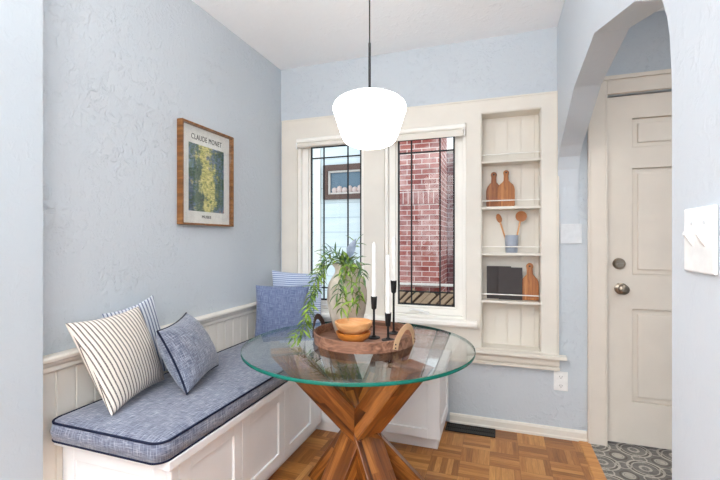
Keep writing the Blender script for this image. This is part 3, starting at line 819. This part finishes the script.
def vine(pts, mat, step=.018, L=.055, w=.0056, seed=0, r=.0016):
    rnd = random.Random(seed); c = curve(pts)
    st = obj('stem', MB().tube(c, [r*(1-.5*i/len(c)) for i in range(len(c))], 6), 'stem', PLT, smooth=60)
    mb = MB(); acc = 0; sd = 1
    for a, b in zip(c, c[1:]):
        acc += (b-a).length
        if acc > step:
            acc = 0; t_ = (b-a).normalized(); ang = rnd.uniform(0, 2*PI)
            s = t_.cross(V((math.cos(ang), math.sin(ang), .3))).normalized()
            for sg in (1, -1):
                dd = (t_*rnd.uniform(.35, .8)+s*sg*rnd.uniform(.5, .95)+V((0, 0, rnd.uniform(-.1, .25)))).normalized()
                leaf(mb, b, dd, L*rnd.uniform(.7, 1.2), w*rnd.uniform(.8, 1.2), V((rnd.uniform(-.5, .5), rnd.uniform(-.8, .2), 1)).normalized())
    leaf(mb, c[-1], (c[-1]-c[-3]), L, w, V((0, -.3, 1)))
    for v in mb.bm.verts:
        inside = math.hypot(v.co.x-KX, v.co.y-KY) < .2275
        v.co.z = max(v.co.z, ZT+.049 if inside else ZT+.002)
    obj('leaves', mb, mat, st, smooth=60)
m0 = V((VX, VY, ZF+.29))
vine([m0, (-.70, 1.752, 1.10), (-.735, 1.69, 1.105), (-.765, 1.645, 1.045), (-.775, 1.60, .955), (-.785, 1.568, .865), (-.797, 1.545, .800), (-.806, 1.52, .774)], 'leaf', seed=1)
vine([m0, (-.71, 1.75, 1.095), (-.75, 1.705, 1.08), (-.775, 1.665, 1.0), (-.787, 1.625, .92), (-.80, 1.59, .84), (-.83, 1.545, .785)], 'leaf', seed=2)
vine([m0, (-.70, 1.765, 1.11), (-.752, 1.74, 1.12), (-.785, 1.72, 1.09), (-.80, 1.70, 1.03), (-.805, 1.685, .96)], 'leaf_dark', seed=3)
vine([m0, (-.66, 1.735, 1.10), (-.630, 1.692, 1.075), (-.612, 1.668, 1.0), (-.606, 1.664, .93), (-.617, 1.664, .895)], 'leaf', seed=4)
vine([m0, (-.672, 1.73, 1.095), (-.655, 1.685, 1.06), (-.650, 1.662, .98), (-.655, 1.658, .90)], 'leaf', seed=5)
vine([m0, (-.645, 1.745, 1.105), (-.60, 1.71, 1.07), (-.585, 1.69, 1.0), (-.583, 1.690, .94), (-.590, 1.690, .905)], 'leaf', seed=6)
vine([m0, (-.655, 1.75, 1.10), (-.615, 1.72, 1.11), (-.58, 1.70, 1.085), (-.565, 1.69, 1.04)], 'leaf_dark', seed=7)
vine([m0, (-.675, 1.75, 1.11), (-.665, 1.71, 1.10), (-.672, 1.685, 1.03), (-.680, 1.672, .96)], 'leaf_dark', seed=8)
vine([m0, (-.66, 1.765, 1.12), (-.635, 1.755, 1.16), (-.62, 1.75, 1.185)], 'leaf', seed=9)
vine([m0, (-.70, 1.765, 1.115), (-.73, 1.75, 1.145), (-.765, 1.735, 1.15)], 'leaf_dark', seed=10)
mb = MB(); leaf(mb, V((-.640, 1.722, 1.118)), V((.24, -.03, 1)), .092, .024, V((-.2, -1, .1)))
bl = obj('broad_leaf', mb, 'leaf_grey', PLT, smooth=60); bl['label'] = 'single broad slate grey leaf standing above the vine'

# stacked bowls
BX, BY = -.588, 1.626
def bowl(z, R, h, mat, label):
    prof = [(0, 0), (R*.5, 0), (R*.56, .003), (R*.86, h*.42), (R*.97, h*.75), (R, h), (R-.006, h+.001), (R*.90, h*.72), (R*.78, h*.46), (R*.45, .012), (0, .010)]
    o = obj('bowl', MB().lathe(prof, (BX, BY, z), 48), mat, smooth=50)
    return tag(o, label, 'bowl', 'stacked wooden bowls')
bowl(ZF+.0005, .075, .044, 'bowl_amber', 'amber wooden bowl at the bottom of the stack of two on the tray')
bowl(ZF+.036, .081, .052, 'bowl_pale', 'paler wooden bowl stacked on top of the amber one on the tray')

# candlesticks with candles
def stick(x, y, zc, ztop, label, clabel):
    tg = thing('candlestick', (x, y, ZF), label, 'candlestick', 'black candlesticks on the tray'); h = zc-ZF
    obj('foot', MB().lathe([(0, .0003), (.027, .0003), (.0285, .002), (.0275, .005), (.012, .007), (.0085, .012), (0, .012)], (x, y, ZF), 36), 'black', tg, smooth=45)
    obj('stem', MB().lathe([(0, .010), (.006, .010), (.005, .02), (.005, h-.056), (0, h-.056)], (x, y, ZF), 16), 'black', tg, smooth=45)
    obj('cup', MB().lathe([(0, h-.058), (.0075, h-.058), (.0115, h-.053), (.0145, h), (.0125, h), (.0105, h-.018), (0, h-.018)], (x, y, ZF), 24), 'black', tg, smooth=45)
    cd = thing('candle', (x, y, zc-.017), clabel, 'candle', 'white taper candles'); hh = ztop-zc+.017
    obj('wax', MB().lathe([(0, 0), (.0098, 0), (.0102, .02), (.0092, hh-.02), (.0075, hh-.006), (.003, hh), (0, hh)], (x, y, zc-.017), 24), 'wax', cd, smooth=60)
    obj('wick', MB().tube([(x, y, ztop-.002), (x+.001, y, ztop+.006)], .0008, 6), 'wax', cd)
stick(-.524, 1.717, .948, 1.189, 'black iron candlestick of middle height, nearest the vase', 'white taper in the middle-height candlestick beside the vase')
stick(-.453, 1.695, .882, 1.135, 'shortest black iron candlestick, in front of the tallest one', 'white taper in the shortest candlestick, reaching lowest of three')
stick(-.462, 1.830, 1.010, 1.214, 'tallest black iron candlestick, at the back of the tray', 'white taper in the tallest candlestick, highest of three')

# ------------------------------------------------------------------ pendant lamp
LX, LY = -.520, 1.640
t = thing('pendant_lamp', (LX, LY, 1.594), 'white opal schoolhouse pendant lamp hanging over the glass table', 'lamp')
S = .00106; ztop = 1.838
pr = [(18, 0), (30, 4), (70, 15), (100, 25), (126, 38), (141, 52), (148, 68), (147, 80), (141, 96), (128, 137), (115, 177), (107, 196), (95, 210), (72, 221), (40, 227), (0, 229)]
obj('shade', MB().lathe([(a*S, -b*S) for a, b in pr], (LX, LY, ztop), 64), 'lamp', t, smooth=60)
obj('fitter', MB().lathe([(0, .0), (.0195, -.001), (.0195, .006), (.010, .012), (0, .012)], (LX, LY, ztop), 24), 'black', t, smooth=40)
obj('stem', MB().lathe([(0, .01), (.0055, .01), (.0055, .205), (0, .205)], (LX, LY, ztop), 12), 'black', t, smooth=40)
obj('rod', MB().lathe([(0, .205), (.003, .205), (.003, CH-ztop-.02), (0, CH-ztop-.02)], (LX, LY, ztop), 10), 'black', t, smooth=40)
obj('canopy', MB().lathe([(0, -.022), (.02, -.022), (.058, -.012), (.06, -.0005), (0, -.0005)], (LX, LY, CH), 32), 'black', t, smooth=40)

# ------------------------------------------------------------------ framed print
t = thing('framed_print', (-1.56, 1.86, 1.28), 'art print in thin honey wood frame on the left wall', 'picture')
Y0, Y1, Z0, Z1 = 1.650, 2.074, 1.281, 1.826
fr = MB(); wall_holes(fr, Y0, Y1, Z0, Z1, -1.5645, -1.529, [(Y0+.010, Y1-.010, Z0+.010, Z1-.010)], axis='x')
obj('frame', fr, 'frame', t, bevel=.001)
obj('backing', MB().box(-1.5643, -1.5565, Y0+.0105, Y1-.0105, Z0+.0105, Z1-.0105), 'paper', t)
pr_ = obj('poster', MB().box(-1.5564, -1.555, Y0+.0105, Y1-.0105, Z0+.0105, Z1-.0105), 'paper', t)
LOC['art_origin'] = V((-1.5548, 1.862, 1.528))
ao = MB().box(-1.5549, -1.5544, 1.722, 2.012, 1.358, 1.724)
for v in ao.bm.verts: v.co += V((0, 0, 0))
a_ = obj('artwork', ao, 'art', pr_); a_['label'] = 'abstract green, yellow and blue picture area'
def text(s, size, y, z, name, parent, xs=1.0):
    cu = bpy.data.curves.new('lettering', 'FONT'); cu.body = s; cu.size = size; cu.align_x = 'CENTER'; cu.align_y = 'CENTER'; cu.extrude = .0002; cu.space_character = 1.12; cu.offset = 0
    tmp = bpy.data.objects.new('lettering', cu); C.objects.link(tmp)
    me = bpy.data.meshes.new_from_object(tmp.evaluated_get(bpy.context.evaluated_depsgraph_get()))
    bpy.data.objects.remove(tmp); bpy.data.curves.remove(cu)
    R = Matrix(((0, 0, 1), (1, 0, 0), (0, 1, 0))).to_4x4()
    b0 = bmesh.new(); tmpm = me
    for dx in (-.0008, 0, .0008):
        m2 = tmpm.copy(); m2.transform(Matrix.Translation((dx, dx*.5, 0))); b0.from_mesh(m2); bpy.data.meshes.remove(m2)
    b0.to_mesh(me); b0.free()
    me.transform(Matrix.Translation(V((-1.5547, y, z))-LOC[parent.name]) @ R @ Matrix.Diagonal((xs, 1, 1, 1)))
    me.materials.clear(); me.materials.append(M['ink'])
    o = bpy.data.objects.new(name, me); C.objects.link(o); o.parent = parent; LOC[o.name] = LOC[parent.name]
    return o
bpy.context.view_layer.update()
text('CLAUDE MONET', .041, 1.866, 1.760, 'title_lettering', pr_, .74)
text('MUSEE', .022, 1.862, 1.328, 'caption_lettering', pr_, 1.1)
obj('glazing', MB().box(-1.5365, -1.5345, Y0+.0105, Y1-.0105, Z0+.0105, Z1-.0105), 'artglass', t)

# ------------------------------------------------------------------ outside the windows
struct('ground', MB().box(-14, 12, 2.91, 30, -.7, -.6), 'ground')
b = thing('brick_building', (-1.2, 5.3, -.6), 'red brick chimney breast seen through the right window', 'building')
obj('wall', MB().box(-1.60, -.675, 5.0, 5.7, -.6, 4.6), 'brick', b)
obj('soldier_course', MB().box(-1.60, -.695, 4.988, 4.9995, 1.655, 1.815), 'soldier', b)
obj('ledge', MB().box(-1.60, .3, 4.93, 4.9995, .635, .665), 'limestone', b, bevel=.008)
saw = MB(); x = -1.56
while x < .35:
    d = V((.12, 0, .12)); p = V((x, 4.90, .40)); w_ = V((.017, 0, -.017))
    k = random.uniform(1.15, 1.5); w_ = w_*random.uniform(.8, 1.5); p = p+d*random.uniform(-.1, .15)
    P = [p-w_, p+w_, p+w_+d*k, p-w_+d*k]
    saw.slab(P, (0, -1, .25), random.uniform(.03, .06)); x += random.uniform(.085, .125)
obj('diagonal_course', saw, 'tan', b, bevel=.006)
obj('plinth', MB().box(-1.60, .35, 4.905, 4.985, -.6, .56), 'soil', b)
b = thing('brick_building', (.2, 5.8, -.6), 'lower brick wall beside the chimney, coloured as in shadow, sky above it', 'building')
obj('wall', MB().box(-1.2, 2.4, 5.71, 6.2, -.6, 2.42), 'brick_shaded', b)
obj('coping', MB().box(-.674, 2.45, 5.69, 6.25, 2.4205, 2.47), 'limestone', b, bevel=.01)

h = thing('house', (-3.2, 5.5, -.6), 'pale blue clapboard house seen through the left window', 'house')
obj('wall', wall_holes(MB(), -4.6, -1.68, -.6, 3.6, 5.2, 5.5, [(-2.27, -1.69, 1.83, 2.17)]), 'siding', h)
obj('corner_board', MB().box(-2.47, -2.37, 5.17, 5.1995, -.6, 3.6), 'sash', h)
f = obj('window_frame', wall_holes(MB(), -2.32, -1.64, 1.765, 2.245, 5.15, 5.199, [(-2.25, -1.71, 1.835, 2.165)]), 'darkwood', h, bevel=.004)
obj('sash', wall_holes(MB(), -2.25, -1.71, 1.835, 2.165, 5.175, 5.21, [(-2.225, -1.735, 1.86, 2.14)]), 'limestone', f)
obj('pane', MB().box(-2.245, -1.715, 5.211, 5.225, 1.84, 2.16), 'darkpane', f)
cu_ = MB()
for i in range(6):
    xx = -2.16+.075*i
    cu_.lathe([(0, 0), (.03, 0), (.04, .03), (.03, .06+.02*(i % 2)), (0, .075+.02*(i % 2))], (xx, 5.195, 1.861), 12)
obj('sill_ornament', cu_, 'curtain', f, smooth=60)
obj('roof', MB().prism([(4.9, 3.55), (4.9, 3.62), (6.2, 4.5), (7.5, 3.62), (7.5, 3.55)], 'x', -4.8, -1.64), 'darkwood', h)

# ------------------------------------------------------------------ light, camera
def area(name, loc, rot, sx, sy, power, col):
    l = bpy.data.lights.new(name, 'AREA'); l.shape = 'RECTANGLE'; l.size = sx; l.size_y = sy; l.energy = power; l.color = col
    o = bpy.data.objects.new(name, l); C.objects.link(o); o.location = loc; o.rotation_euler = rot
area('added_bounce_fill', (-.6, -.9, 1.75), (PI, 0, 0), 1.3, 1.2, 62, (1, .995, .985))  # added area light aimed at the ceiling for soft bounced fill
area('added_hall_fill', (1.1, 1.55, 2.44), (0, 0, 0), .4, .4, 4.5, (1, .99, .97))  # unseen light added to brighten the entry hall
area('added_fill_behind', (-.7, -2.15, 1.5), (PI/2, 0, 0), 1.5, 1.2, 12, (1, .995, .99))  # fill added behind the camera to lift the arch underside and back wall
W = bpy.data.worlds.new('sky'); bpy.context.scene.world = W; W.use_nodes = True
bgn = W.node_tree.nodes['Background']; bgn.inputs[0].default_value = (.84, .92, 1.0, 1); bgn.inputs[1].default_value = 1.05
cam = bpy.data.cameras.new('camera'); co = bpy.data.objects.new('camera', cam); C.objects.link(co)
cam.sensor_width = 36; cam.lens = 401.6/720*36; cam.clip_start = .02
co.location = (0, 0, 1.2); co.rotation_euler = (PI/2, 0, math.radians(18.96))
sc = bpy.context.scene; sc.camera = co
vs = sc.view_settings; sc.display_settings.display_device = 'sRGB'
vs.view_transform = 'Standard'; vs.look = 'None'; vs.gamma = 1; vs.exposure = .82; vs.use_curve_mapping = False
sc.cycles.max_bounces = 14; sc.cycles.diffuse_bounces = 8; sc.cycles.glossy_bounces = 5; sc.cycles.transparent_max_bounces = 24; sc.cycles.use_denoising = True
